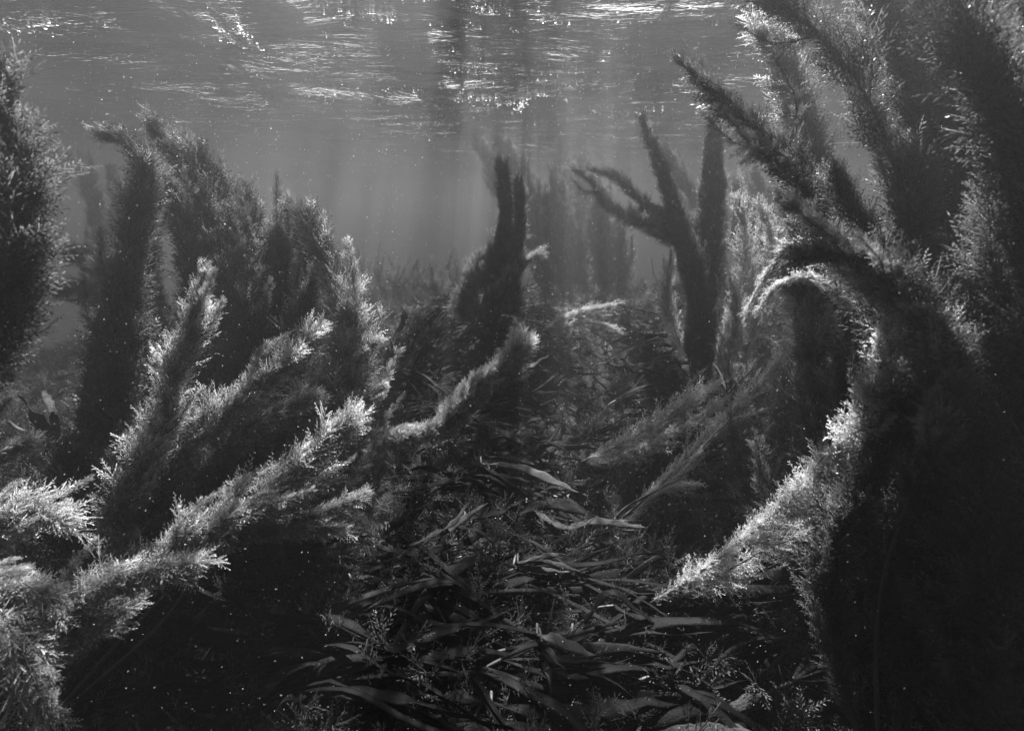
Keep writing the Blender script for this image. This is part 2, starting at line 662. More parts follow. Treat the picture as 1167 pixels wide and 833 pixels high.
def branch(plant, pts, w, kind='dark', f0=0.1, dens=1.0, parts=14, droop=0.0, alpha=(18, 56), tipw=0.25, wild=1.25,
           stem=(0.006, 0.0015), prof=None):
    """one plume of the plant: a stem through pts (world points) clothed with sprigs; w = half width in metres"""
    o = plant.location
    path = catmull(pts, 70)
    loc = [p - o for p in path]
    V, F = tube(loc[::2] if len(loc) > 40 else loc, stem[0], stem[1], 6)
    br = link('branch', mesh_from('branch', V, F, M_STEM), plant)
    L = sum((path[i + 1] - path[i]).length for i in range(len(path) - 1))
    coll, meshes = SETS[kind]
    shoots = []
    if wild >= 1 and w > 0.02 and L > .25:
        for q in range(rnd.randint(4, 7) if w > .035 else 3):
            ts = rnd.uniform(max(f0 + .08, .25), .93)
            a = int(ts * 69)
            tg = (path[min(a + 2, 69)] - path[max(a - 1, 0)]).normalized()
            u, v = frame_of(tg)
            ph_ = rnd.uniform(0, 2 * PI)
            rd = u * math.cos(ph_) + v * math.sin(ph_)
            sl = w * rnd.uniform(1.7, 2.9)
            p0 = loc[a]
            sp_ = catmull([p0, p0 + (tg * .75 + rd * .75) * sl * .5, p0 + (tg * 1.25 + rd * .95) * sl * .5 + tg * sl * .3], 9)
            v2, f2 = tube(sp_, stem[1] * 1.2, stem[1] * .4, 5)
            k0 = len(V)
            V += v2
            F += [tuple(i + k0 for i in g) for g in f2]
            shoots.append((sp_, w * rnd.uniform(.34, .5)))
        br.data = mesh_from('branch', V, F, M_STEM)
        w *= .86
    n = int(L * (1 - f0) / max(w, 0.02) * 21 * dens * max(1.0, w / 0.06))
    items = []
    ph = rnd.uniform(0, 9)
    seed = rnd.uniform(0, 50)
    for i in range(n):
        t = f0 + (1 - f0) * ((i + rnd.random()) / n) ** 0.95
        k = min(t * (len(path) - 1), len(path) - 1.001)
        a = int(k)
        p = loc[a].lerp(loc[a + 1], k - a)
        tg = (path[min(a + 2, len(path) - 1)] - path[max(a - 1, 0)]).normalized()
        u, v = frame_of(tg)
        ph += 2.39996
        phi = ph + rnd.uniform(-.4, .4)
        rad = u * math.cos(phi) + v * math.sin(phi)
        s = (t - f0) / (1 - f0)
        prof_ = min(1.0, 0.35 + s * 3.2) * 0.86 * (tipw + (1 - tipw) * min(1.0, (1 - s) * 2.1) ** 0.8)
        # clumps and gaps along the plume
        cl = 1.0 + 0.7 * wild * fbm(t * L * 9 + seed, math.cos(phi) * 0.9, math.sin(phi) * 0.9, 2)
        al = R(rnd.uniform(*alpha)) * (0.55 + 0.45 * min(1, (1 - s) * 3))
        d = tg * math.cos(al) + rad * math.sin(al)
        if droop:
            d = (d + Vector((0, 0, -droop))).normalized()
        ln = w * prof_ * cl / max(0.36, math.sin(al)) * rnd.uniform(0.72, 1.15)
        if rnd.random() < 0.04 * wild:
            ln *= 1.35
        ln = max(ln, 0.018)
        if ln > LMAX:
            p = p + d * (ln - LMAX) * rnd.uniform(0.3, 1.0)
            ln = LMAX * rnd.uniform(.8, 1.1)
        rm = orient(d, tg + rvec(rnd) * 0.5)
        items.append((p, rm.to_euler(), ln, rnd.randrange(len(meshes)), ln * (1.0 + 0.3 * rnd.random()), d))
    for sp_, sw in shoots:
        m_ = int(26 * dens) + 8
        for i in range(m_):
            f = (i + rnd.random()) / m_
            k = min(f * 8, 7.999)
            a = int(k)
            p = sp_[a].lerp(sp_[a + 1], k - a)
            tg = (sp_[a + 1] - sp_[a]).normalized()
            u, v = frame_of(tg)
            ph += 2.4
            rd = u * math.cos(ph) + v * math.sin(ph)
            al = R(rnd.uniform(20, 60)) * (1 - .5 * f)
            d = tg * math.cos(al) + rd * math.sin(al)
            ln = max(.018, sw * (1.25 - .7 * f) * rnd.uniform(.7, 1.5))
            items.append((p, orient(d, tg + rvec(rnd) * .5).to_euler(), ln, rnd.randrange(len(meshes)), ln, d))
    if parts and items:
        # the sprigs that show largest stand apart as pieces of their own
        items.sort(key=lambda q: -q[4] / max(0.3, (q[0] + o - CAM).length))
        pick, rest = items[:parts * 3:3], [q for j, q in enumerate(items) if not (j < parts * 3 and j % 3 == 0)]
        for q in pick:
            sp = bpy.data.objects.new('sprig', meshes[q[3]])
            sp.location = q[0]
            sp.rotation_euler = q[1]
            sp.scale = (q[2],) * 3
            sp.parent = br
            COL.objects.link(sp)
            N_PARTS[0] += 1
    else:
        rest = items
    scatter('foliage', br, kind, coll, rest)
    return br


def holdfast(plant, r=0.035):
    V, F = [], []
    rr = random.Random(int(abs(plant.location.x * 1000)) + 3)
    for k in range(7):
        a = 2 * PI * k / 7 + rr.uniform(-.3, .3)
        e = Vector((math.cos(a) * r * rr.uniform(1, 1.6), math.sin(a) * r * rr.uniform(1, 1.6), -0.02))
        v, f = tube(catmull([Vector((0, 0, r * 0.6)), e * 0.5 + Vector((0, 0, r * 0.4)), e], 6), r * 0.22, r * 0.1, 5)
        n = len(V)
        V += v
        F += [tuple(i + n for i in q) for q in f]
    return link('holdfast', mesh_from('holdfast', V, F, M_STEM), plant)


def seaweed(label, base, branches, group='bushy seaweeds swaying in the surge', cat='seaweed', name='bushy_seaweed', hold=True):
    """base: (px, py, depth) near the root, dropped to the sea floor;
    branches: list of (list of (px,py,depth), width in photo px, kind, options)"""
    b = at(*base)
    b.z = seabed(b.x, b.y) + 0.005
    plant = thing(name, label, cat, b, group)
    if hold:
        holdfast(plant)
    for pts, wpx, kind, opt in branches:
        P = [at(*q) for q in pts]
        d = sum(q[2] for q in pts) / len(pts)
        opt = dict(opt)
        root = opt.pop('root', True)
        w = wpx * 0.5 / FPX * d
        if root:
            a = Vector(b)
            a.z += 0.02
            l0 = (P[0] - a).length
            l1 = sum((P[i + 1] - P[i]).length for i in range(len(P) - 1))
            if l0 > 0.12:
                mid = (a + P[0]) / 2 + Vector((rnd.uniform(-.12, .12), rnd.uniform(-.08, .08), rnd.uniform(-.05, .05))) * min(1.0, l0 * 2)
                P = [a, mid] + P
                if 'f0' not in opt:
                    opt['f0'] = max(0.02, min(0.15 if kind == 'dark' else 0.8, l0 / (l0 + l1) - 0.15))
        branch(plant, P, w, kind, **opt)
    return plant


# ---- left side -----------------------------------------------------------
seaweed('dark near plume cut by the left picture edge, taller than its neighbours', (-130, 620, 0.85), [
    ([(-70, 500, .85), (-20, 400, .82), (15, 290, .8), (25, 190, .8), (5, 110, .8), (-25, 60, .8)], 105, 'dark', dict(dens=1.2, parts=40)),
    ([(-110, 420, .9), (-60, 300, .9), (-30, 180, .9), (-45, 90, .9)], 100, 'dark', dict(parts=20)),
])
seaweed('upright dark column of weed with a tip bent over to the left', (110, 640, 1.55), [
    ([(118, 560, 1.5), (132, 450, 1.5), (142, 350, 1.5), (155, 270, 1.5), (168, 190, 1.5)], 66, 'dark', dict(dens=1.1, parts=40, tipw=.4)),
    ([(150, 430, 1.62), (165, 300, 1.65), (168, 215, 1.65), (148, 165, 1.65), (124, 155, 1.65)], 40, 'dark', dict(parts=20, tipw=.5)),
    ([(95, 600, 1.5), (100, 520, 1.5), (118, 440, 1.5), (128, 380, 1.5)], 60, 'dark', dict(parts=20)),
])
seaweed('tall many plumed weed whose highest tip leans left near the water surface', (270, 620, 2.0), [
    ([(262, 480, 1.85), (270, 370, 1.85), (250, 270, 1.85), (212, 190, 1.85), (178, 146, 1.85)], 66, 'dark', dict(dens=1.1, parts=50, tipw=.3)),
    ([(280, 450, 1.9), (290, 350, 1.9), (272, 250, 1.9), (228, 182, 1.9)], 62, 'dark', dict(dens=1.1, parts=40, tipw=.4)),
    ([(240, 470, 1.8), (228, 370, 1.8), (215, 280, 1.8), (190, 210, 1.8)], 60, 'dark', dict(parts=30)),
    ([(300, 450, 1.95), (312, 360, 1.95), (300, 280, 1.95), (280, 215, 1.95)], 56, 'dark', dict(parts=30)),
])
seaweed('weed with two upright pointed plumes at the right of the left thicket', (320, 640, 2.05), [
    ([(305, 470, 2.0), (318, 380, 2.0), (322, 300, 2.0), (327, 236, 2.0)], 54, 'dark', dict(parts=40)),
    ([(335, 470, 2.0), (348, 380, 2.0), (352, 310, 2.0), (340, 245, 2.0)], 52, 'dark', dict(parts=40)),
    ([(290, 520, 2.0), (275, 440, 2.0), (262, 380, 2.0)], 70, 'dark', dict(parts=10)),
])
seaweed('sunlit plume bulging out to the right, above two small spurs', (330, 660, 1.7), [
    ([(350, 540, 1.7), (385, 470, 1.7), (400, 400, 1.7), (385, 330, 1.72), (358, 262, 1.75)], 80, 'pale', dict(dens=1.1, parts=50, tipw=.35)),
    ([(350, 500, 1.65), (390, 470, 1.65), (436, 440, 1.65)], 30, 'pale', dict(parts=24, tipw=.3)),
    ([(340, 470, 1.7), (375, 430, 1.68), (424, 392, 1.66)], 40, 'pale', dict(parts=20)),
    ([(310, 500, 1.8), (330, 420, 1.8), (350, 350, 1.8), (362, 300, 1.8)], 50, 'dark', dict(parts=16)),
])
seaweed('sunlit slender plume standing free in front of the left thicket', (110, 690, 1.35), [
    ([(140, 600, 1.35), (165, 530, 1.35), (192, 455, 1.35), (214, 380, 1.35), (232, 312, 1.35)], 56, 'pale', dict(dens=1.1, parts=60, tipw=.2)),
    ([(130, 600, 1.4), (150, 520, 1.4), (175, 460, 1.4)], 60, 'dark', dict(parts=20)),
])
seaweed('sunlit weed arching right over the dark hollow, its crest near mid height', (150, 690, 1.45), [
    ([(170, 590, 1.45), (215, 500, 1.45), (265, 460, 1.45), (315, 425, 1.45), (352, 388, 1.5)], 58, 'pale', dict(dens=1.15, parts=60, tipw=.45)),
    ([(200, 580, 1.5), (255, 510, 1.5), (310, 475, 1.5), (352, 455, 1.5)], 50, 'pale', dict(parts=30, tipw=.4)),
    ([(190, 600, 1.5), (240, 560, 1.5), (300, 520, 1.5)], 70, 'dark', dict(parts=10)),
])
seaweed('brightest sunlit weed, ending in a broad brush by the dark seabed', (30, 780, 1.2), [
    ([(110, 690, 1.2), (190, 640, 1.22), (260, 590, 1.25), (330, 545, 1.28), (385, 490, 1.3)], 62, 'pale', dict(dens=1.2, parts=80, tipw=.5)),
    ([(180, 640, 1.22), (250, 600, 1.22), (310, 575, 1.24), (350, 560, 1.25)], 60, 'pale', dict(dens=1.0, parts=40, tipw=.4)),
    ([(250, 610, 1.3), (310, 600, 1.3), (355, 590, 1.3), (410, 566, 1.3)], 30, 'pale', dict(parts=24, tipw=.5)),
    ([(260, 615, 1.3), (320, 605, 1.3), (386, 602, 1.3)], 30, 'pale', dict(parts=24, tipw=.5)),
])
seaweed('low sunlit weed pointing right beside the bottom left clumps', (-40, 820, 1.0), [
    ([(20, 760, 1.0), (75, 700, 1.0), (130, 665, 1.0), (212, 645, 1.02)], 62, 'pale', dict(dens=1.25, parts=70, tipw=.35)),
    ([(40, 760, 1.05), (95, 720, 1.05), (150, 690, 1.05)], 50, 'pale', dict(parts=30)),
])
seaweed('sunlit weed hanging down at the lower left corner', (-120, 800, .95), [
    ([(-60, 720, .95), (-10, 690, .95), (20, 720, .92), (38, 770, .9), (48, 806, .9)], 60, 'pale', dict(dens=1.2, parts=60, tipw=.5)),
    ([(-60, 700, .95), (-10, 675, .95), (35, 670, .95), (58, 690, .95)], 46, 'pale', dict(parts=30, tipw=.6)),
])
seaweed('short sunlit clump at the left edge, midway up the lower half', (-90, 700, 1.1), [
    ([(-50, 640, 1.1), (-10, 605, 1.1), (25, 585, 1.1), (62, 592, 1.1)], 56, 'pale', dict(dens=1.1, parts=50, tipw=.5)),
    ([(-60, 600, 1.2), (-20, 540, 1.2), (30, 505, 1.2)], 34, 'pale', dict(parts=24, tipw=.5)),
    ([(-60, 560, 1.2), (-30, 470, 1.2), (5, 430, 1.2)], 40, 'dark', dict(parts=10, tipw=.5)),
])
seaweed('hazy weed stretching sideways behind the dark left column', (200, 470, 2.6), [
    ([(190, 380, 2.5), (150, 320, 2.4), (105, 298, 2.4), (58, 282, 2.4)], 44, 'dark', dict(parts=20, tipw=.5)),
    ([(185, 400, 2.5), (140, 345, 2.4), (90, 330, 2.4), (45, 332, 2.4)], 34, 'dark', dict(parts=16, tipw=.5)),
])
seaweed('faint distant weed in the gap at far left', (110, 400, 6.3), [
    ([(110, 330, 6.1), (112, 260, 6.1), (100, 210, 6.1), (84, 185, 6.1)], 34, 'dark', dict(parts=0, tipw=.5)),
    ([(128, 330, 6.3), (135, 260, 6.3), (128, 200, 6.3)], 26, 'dark', dict(parts=0, tipw=.5)),
], group='distant weeds fading in the haze')
# shaded thicket below the left plumes
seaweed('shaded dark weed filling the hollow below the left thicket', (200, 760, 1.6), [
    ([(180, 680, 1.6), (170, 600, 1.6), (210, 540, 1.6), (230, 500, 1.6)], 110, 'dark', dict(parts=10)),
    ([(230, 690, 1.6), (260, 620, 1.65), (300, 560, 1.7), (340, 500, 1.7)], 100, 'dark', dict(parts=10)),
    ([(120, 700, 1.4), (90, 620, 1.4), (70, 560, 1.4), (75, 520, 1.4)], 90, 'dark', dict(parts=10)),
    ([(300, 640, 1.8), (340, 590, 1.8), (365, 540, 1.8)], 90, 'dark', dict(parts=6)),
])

# ---- middle --------------------------------------------------------------
seaweed('fuzzy weed with a rounded knob tip winding over the middle seabed', (400, 520, 2.65), [
    ([(440, 503, 2.63), (498, 489, 2.61), (526, 466, 2.59), (540, 440, 2.59), (562, 427, 2.59), (583, 409, 2.59), (590, 399, 2.59)], 34, 'pale', dict(dens=2.4, stem=(.01, .006), parts=40, tipw=1.1, alpha=(50, 85), wild=.4)),
    ([(520, 465, 2.65), (540, 450, 2.65), (560, 432, 2.65), (585, 425, 2.65)], 38, 'pale', dict(dens=1.6, parts=10, tipw=.6, alpha=(50, 85), wild=.4)),
])
seaweed('dark two tipped column standing alone at the centre', (560, 370, 3.53), [
    ([(558, 348, 3.43), (566, 300, 3.43), (576, 250, 3.43), (573, 195, 3.43)], 26, 'dark', dict(dens=2.4, parts=20, tipw=.6, alpha=(30, 65), wild=.5, f0=.05)),
    ([(572, 340, 3.47), (586, 290, 3.47), (593, 250, 3.47), (591, 212, 3.47)], 22, 'dark', dict(dens=1.8, parts=16, tipw=.6, wild=.5, f0=.05)),
    ([(536, 352, 3.43), (541, 322, 3.43), (554, 296, 3.43)], 40, 'dark', dict(dens=1.6, parts=10, tipw=.7, wild=.5, f0=.05)),
    ([(575, 350, 3.43), (580, 320, 3.43), (582, 295, 3.43)], 50, 'dark', dict(dens=1.4, parts=4, tipw=.7, wild=.5, f0=.05)),
    ([(570, 330, 3.38), (588, 305, 3.38), (607, 294, 3.38)], 20, 'pale', dict(parts=10, tipw=.7, wild=.4)),
])
seaweed('hazy weed with long leaning tips behind the dark centre column', (640, 370, 6.63), [
    ([(650, 320, 6.54), (630, 260, 6.54), (595, 200, 6.54), (563, 146, 6.54)], 42, 'dark', dict(dens=2.0, parts=12, tipw=.4)),
    ([(620, 320, 6.63), (600, 260, 6.63), (570, 205, 6.63), (544, 156, 6.63)], 36, 'dark', dict(dens=2.0, parts=10, tipw=.4)),
    ([(660, 330, 6.38), (655, 280, 6.38), (642, 240, 6.38), (636, 214, 6.38)], 40, 'dark', dict(dens=1.8, parts=10, tipw=.6)),
    ([(640, 340, 6.54), (625, 290, 6.54), (612, 250, 6.54), (600, 225, 6.54)], 60, 'dark', dict(dens=1.6, parts=6, tipw=.5)),
], group='distant weeds fading in the haze')
for i, (x, y, d, lab) in enumerate(((638, 176, 8.2, 'faintest upright weed right behind the leaning hazy tips'),
                                    (664, 186, 7.8, 'thin pale grey weed standing between the centre and right groups'),
                                    (682, 250, 6.1, 'low hazy weed under the two left pointing plumes'))):
    seaweed(lab, (x + 8, 360, d), [
        ([(x + 8, 330, d), (x + 6, 280, d), (x + 3, 230, d), (x, y, d)], 40, 'dark', dict(parts=0, dens=1.4, tipw=.5)),
        ([(x + 22, 335, d), (x + 20, 290, d), (x + 14, y + 30, d)], 44, 'dark', dict(parts=0, dens=1.4, tipw=.5)),
    ], group='distant weeds fading in the haze')
seaweed('weed with two plumes reaching left and one spear straight up', (800, 420, 3.41), [
    ([(800, 350, 3.35), (785, 290, 3.30), (745, 258, 3.30), (700, 238, 3.30), (672, 205, 3.30), (655, 192, 3.30)], 30, 'dark', dict(dens=1.3, parts=30, tipw=.35, alpha=(35, 70))),
    ([(795, 330, 3.41), (778, 265, 3.41), (742, 240, 3.41), (710, 208, 3.41), (680, 194, 3.41)], 26, 'dark', dict(dens=1.3, parts=24, tipw=.35)),
    ([(800, 380, 3.30), (785, 300, 3.30), (766, 230, 3.30), (750, 182, 3.30), (733, 138, 3.30)], 30, 'dark', dict(dens=1.5, parts=40, tipw=.25, alpha=(30, 55), wild=.6)),
])
seaweed('thick upright dark weed right of the spear shaped plume', (810, 430, 3.52), [
    ([(800, 400, 3.52), (804, 320, 3.52), (812, 230, 3.52), (814, 152, 3.52)], 44, 'dark', dict(dens=1.6, parts=40, tipw=.4, wild=.5)),
    ([(790, 400, 3.57), (797, 300, 3.57), (803, 220, 3.57), (805, 160, 3.57)], 26, 'dark', dict(dens=1.2, parts=12, tipw=.3)),
])
seaweed('pale hazy weed leaning left behind the thick upright one', (830, 400, 6.4), [
    ([(825, 330, 6.3), (810, 260, 6.3), (785, 215, 6.3), (762, 180, 6.3)], 30, 'dark', dict(parts=10, tipw=.7)),
    ([(840, 350, 6.3), (848, 280, 6.3), (840, 215, 6.3)], 46, 'dark', dict(parts=10, tipw=.4)),
    ([(870, 350, 6.0), (876, 290, 6.0), (872, 230, 6.0), (862, 200, 6.0)], 34, 'dark', dict(parts=10, tipw=.4)),
], group='distant weeds fading in the haze')
seaweed('wispy sunlit weed filling the gap beside the big right hand plumes', (830, 440, 3.50), [
    ([(820, 400, 3.50), (840, 340, 3.50), (850, 280, 3.50), (842, 230, 3.50)], 44, 'hair', dict(dens=1, parts=20, tipw=.4)),
    ([(850, 400, 3.36), (870, 340, 3.36), (880, 280, 3.36), (868, 240, 3.36)], 44, 'hair', dict(dens=1, parts=20, tipw=.4)),
    ([(780, 400, 3.78), (760, 340, 3.78), (765, 290, 3.78)], 34, 'hair', dict(dens=1, parts=10, tipw=.4)),
    ([(830, 420, 3.22), (840, 370, 3.22), (838, 330, 3.22)], 40, 'hair', dict(dens=1, parts=10, tipw=.4)),
])
seaweed('low feathery weed lying on the mound below the hazy group', (590, 400, 3.60), [
    ([(605, 385, 3.60), (635, 368, 3.60), (662, 356, 3.60), (692, 350, 3.60)], 18, 'hair', dict(dens=1.4, parts=20, tipw=.6, f0=.1)),
    ([(640, 375, 3.60), (670, 368, 3.60), (700, 375, 3.60)], 20, 'hair', dict(dens=1.1, parts=10, tipw=.6, f0=.1)),
])
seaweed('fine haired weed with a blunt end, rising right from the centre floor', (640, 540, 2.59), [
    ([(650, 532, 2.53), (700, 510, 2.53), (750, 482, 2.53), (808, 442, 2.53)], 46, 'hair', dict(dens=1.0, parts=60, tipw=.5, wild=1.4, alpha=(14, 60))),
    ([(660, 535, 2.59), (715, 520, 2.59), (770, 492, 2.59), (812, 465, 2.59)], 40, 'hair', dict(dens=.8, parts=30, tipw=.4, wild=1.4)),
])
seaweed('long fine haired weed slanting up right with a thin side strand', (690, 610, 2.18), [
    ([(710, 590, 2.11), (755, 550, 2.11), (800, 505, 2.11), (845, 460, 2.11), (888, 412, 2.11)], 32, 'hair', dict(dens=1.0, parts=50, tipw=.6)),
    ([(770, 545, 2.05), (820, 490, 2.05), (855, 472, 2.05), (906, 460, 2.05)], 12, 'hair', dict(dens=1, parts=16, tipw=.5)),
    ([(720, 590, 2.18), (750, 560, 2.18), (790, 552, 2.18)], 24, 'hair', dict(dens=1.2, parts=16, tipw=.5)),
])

for i, (x, y, d) in enumerate(((405, 322, 8.2), (432, 330, 7.6), (462, 326, 7.9), (492, 332, 7.0), (515, 322, 8.4), (448, 342, 6.8))):
    seaweed('low murky weed along the crest of the mound left of the dark column', (x, y + 30, d), [
        ([(x, y + 22, d), (x + 6, y + 8, d), (x + 4 + 5 * (i % 3), y - 6, d)], 34, 'dark', dict(parts=0, dens=1.0, tipw=.6)),
        ([(x - 8, y + 22, d), (x - 14, y + 10, d), (x - 22, y + 2, d)], 30, 'dark', dict(parts=0, dens=1.0, tipw=.6)),
    ], group='low murky weeds on the crest of the mound')

# ---- right side ----------------------------------------------------------
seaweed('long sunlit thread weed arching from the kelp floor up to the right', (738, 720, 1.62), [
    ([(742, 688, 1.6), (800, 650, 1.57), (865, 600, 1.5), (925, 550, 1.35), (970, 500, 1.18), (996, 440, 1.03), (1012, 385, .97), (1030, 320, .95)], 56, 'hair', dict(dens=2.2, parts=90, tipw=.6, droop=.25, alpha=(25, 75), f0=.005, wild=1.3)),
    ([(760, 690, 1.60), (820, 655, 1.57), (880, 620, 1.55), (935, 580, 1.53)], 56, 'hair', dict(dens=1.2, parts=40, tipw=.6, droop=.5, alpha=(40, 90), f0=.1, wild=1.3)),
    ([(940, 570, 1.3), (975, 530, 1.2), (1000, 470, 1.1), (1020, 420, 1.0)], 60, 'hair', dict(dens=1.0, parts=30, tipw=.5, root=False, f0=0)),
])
seaweed('coarse dark plume pointing up left across the open water', (1060, 700, 1.15), [
    ([(1060, 480, 1.15), (1010, 350, 1.15), (945, 255, 1.15), (885, 170, 1.15), (830, 116, 1.15), (772, 70, 1.15)], 84, 'dark', dict(dens=.9, parts=90, tipw=.16, alpha=(28, 62), wild=1.9)),
])
seaweed('lighter plume with a ragged top seen between two dark ones', (1000, 640, 1.75), [
    ([(1000, 420, 1.7), (965, 280, 1.7), (928, 180, 1.7), (902, 100, 1.7), (874, 42, 1.7)], 62, 'pale', dict(dens=1.2, parts=60, tipw=.5)),
    ([(985, 400, 1.75), (950, 300, 1.75), (930, 220, 1.75)], 60, 'dark', dict(parts=10)),
])
seaweed('largest dark plume, curving left at the top edge of the picture', (1120, 700, 1.05), [
    ([(1080, 460, 1.08), (1050, 320, 1.08), (1022, 200, 1.08), (985, 105, 1.08), (925, 30, 1.08), (840, -14, 1.08)], 84, 'dark', dict(dens=.95, parts=90, tipw=.2, alpha=(28, 62), wild=1.9)),
])
seaweed('leafy weed with glinting leaves right of the largest plume', (1150, 740, 1.2), [
    ([(1090, 480, 1.2), (1085, 340, 1.2), (1065, 210, 1.2), (1040, 100, 1.2), (1000, -10, 1.2)], 84, 'dark', dict(dens=1.1, parts=70, tipw=.5)),
    ([(1110, 450, 1.25), (1120, 320, 1.25), (1110, 180, 1.25), (1080, 50, 1.25), (1040, -60, 1.25)], 100, 'dark', dict(parts=40, tipw=.5)),
])
seaweed('bright leafed spray jutting left at the heart of the right thicket', (1080, 660, 1.0), [
    ([(1080, 440, .9), (1030, 350, .88), (965, 285, .86), (890, 226, .86)], 66, 'pale', dict(dens=1.1, parts=90, tipw=.25, alpha=(35, 75))),
    ([(1070, 420, .9), (1040, 340, .88), (985, 300, .86), (925, 290, .86)], 74, 'dark', dict(dens=1.1, parts=50, tipw=.4)),
    ([(1060, 400, 1.0), (1020, 320, 1.0), (980, 250, 1.0), (955, 200, 1.0)], 70, 'dark', dict(parts=30, tipw=.3)),
])
seaweed('drooping lit weed hooked downward under the bright spray', (1010, 600, 1.4), [
    ([(1000, 400, 1.4), (950, 300, 1.4), (905, 278, 1.4), (876, 310, 1.4), (852, 352, 1.4)], 24, 'hair', dict(dens=1.3, parts=40, tipw=.5)),
    ([(1000, 420, 1.35), (968, 350, 1.35), (928, 318, 1.35), (890, 322, 1.35), (868, 350, 1.35)], 26, 'hair', dict(dens=1.3, parts=30, tipw=.5)),
])
seaweed('blurred dark weed standing against the right picture edge', (1230, 760, .8), [
    ([(1240, 560, .8), (1215, 400, .8), (1190, 260, .8), (1150, 140, .8), (1110, 70, .8)], 120, 'dark', dict(dens=1.1, parts=30, tipw=.6)),
    ([(1290, 560, .85), (1280, 380, .85), (1240, 180, .85), (1210, 0, .85), (1190, -80, .85)], 130, 'dark', dict(parts=10, tipw=.6)),
])
seaweed('very near dark weed filling the lower right corner', (1190, 830, .95), [
    ([(1180, 800, .95), (1130, 680, .95), (1110, 560, .95), (1130, 430, .95)], 130, 'dark', dict(dens=1.0, parts=20, tipw=.6)),
    ([(1200, 760, .9), (1180, 620, .9), (1150, 460, .9), (1140, 300, .9)], 150, 'dark', dict(parts=10, tipw=.6)),
    ([(1130, 800, 1.1), (1100, 700, 1.1), (1095, 580, 1.1), (1100, 470, 1.1)], 120, 'dark', dict(parts=10, tipw=.5)),
])
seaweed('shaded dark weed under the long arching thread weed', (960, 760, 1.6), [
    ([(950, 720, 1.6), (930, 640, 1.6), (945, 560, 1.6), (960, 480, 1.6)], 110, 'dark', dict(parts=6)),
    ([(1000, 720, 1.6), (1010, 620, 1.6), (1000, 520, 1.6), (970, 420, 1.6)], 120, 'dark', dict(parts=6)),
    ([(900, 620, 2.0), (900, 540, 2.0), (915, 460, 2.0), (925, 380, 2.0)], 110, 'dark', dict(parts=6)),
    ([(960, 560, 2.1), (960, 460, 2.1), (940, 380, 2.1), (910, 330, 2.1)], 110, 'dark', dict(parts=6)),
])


# ------------------------------------------------------------------ kelp
def ribbon(path, w, r, wav=0.45, twist=0.0, taper=(0.25, 0.45), thick=0.0012, up=Vector((0, 0, 1)), wid=None):
    """a strap blade: lens-shaped section, rippled margins, real thickness; UV v runs along it"""
    n = len(path)
    V, F, UV = [], [], []
    K = (-1.0, -0.55, 0.0, 0.55, 1.0)
    ph = r.uniform(0, 6)
    tw0 = r.uniform(-0.5, 0.5)
    L = sum((path[i + 1] - path[i]).length for i in range(n - 1))
    for i, p in enumerate(path):
        f = i / (n - 1)
        t = (path[min(i + 1, n - 1)] - path[max(i - 1, 0)]).normalized()
        s = t.cross(up)
        s = s.normalized() if s.length > 1e-3 else Vector((1, 0, 0))
        nn = s.cross(t).normalized()
        a = tw0 + twist * f + 0.35 * math.sin(f * 5 + ph)
        s, nn = s * math.cos(a) + nn * math.sin(a), nn * math.cos(a) - s * math.sin(a)
        ww = w * min(1.0, taper[0] + f / 0.22 * (1 - taper[0])) * min(1.0, 0.12 + ((1 - f) / taper[1]) ** 0.7)
        ww *= 1 + 0.16 * math.sin(f * 9 + ph) + 0.07 * r.uniform(-1, 1)
        row_t, row_b = [], []
        for k in K:
            rip = wav * w * 0.6 * abs(k) ** 1.5 * math.sin(f * L / (w * 2.6) * PI + ph + (1.7 if k > 0 else 0))
            c = p + s * (ww * k) + nn * (rip + 0.05 * ww * (1 - k * k))
            th = thick * (1.4 - abs(k))
            row_t.append(c + nn * th)
            row_b.append(c - nn * th)
        V += row_t + row_b[::-1]
    m = 2 * len(K)
    for i in range(n - 1):
        for k in range(m):
            k2 = (k + 1) % m
            F.append((i * m + k, i * m + k2, (i + 1) * m + k2, (i + 1) * m + k))
    F.append(tuple(range(m))[::-1])
    F.append(tuple((n - 1) * m + k for k in range(m)))
    return V, F, m, n


def add_uv(me, m, n):
    uv = me.uv_layers.new(name='UVMap')
    k = 0
    for p in me.polygons:
        for vi in p.vertices:
            i, j = divmod(vi, m)
            u = j if j < m / 2 else m - 1 - j
            uv.data[k].uv = (u / (m / 2 - 1), i / (n - 1))
            k += 1


def blade_object(name, path, w, r, mat, parent, n=18, **kw):
    V, F, m, nn = ribbon(catmull(path, n), w, r, **kw)
    me = mesh_from(name, V, F, mat)
    add_uv(me, m, nn)
    return link(name, me, parent)


def kelp_px(label, strands, mat=None, group='kelps lying on the seabed', name='kelp'):
    """strands: (list of (px,py,height above floor), half width in px) drawn over the sea floor"""
    mat = mat or M_KELP
    r = random.Random(len(label) * 13 + int(strands[0][0][0][0]))
    first = strands[0][0][0]
    b = ground_hit(first[0], first[1], 0.0)
    b.z = seabed(b.x, b.y) + 0.01
    root = thing(name, label, 'kelp', b, group)
    for pts, wpx in strands:
        P = [ground_hit(x, y, h + (.07 if mat is M_KELP_PALE else .03)) for x, y, h in pts]
        wpx *= 0.95
        d = sum((p - CAM).y for p in P) / len(P)
        w = wpx / FPX * d
        if (P[0] - b).length > 0.05:
            st = catmull([b, (b + P[0]) / 2 + Vector((0, 0, .03)), P[0]], 8)
            V, F = tube([q - b for q in st], 0.005, 0.004, 6)
            link('stipe', mesh_from('stipe', V, F, M_STEM), root)
        blade_object('blade', [p - b for p in P], w, r, mat, root, n=36)
    return root


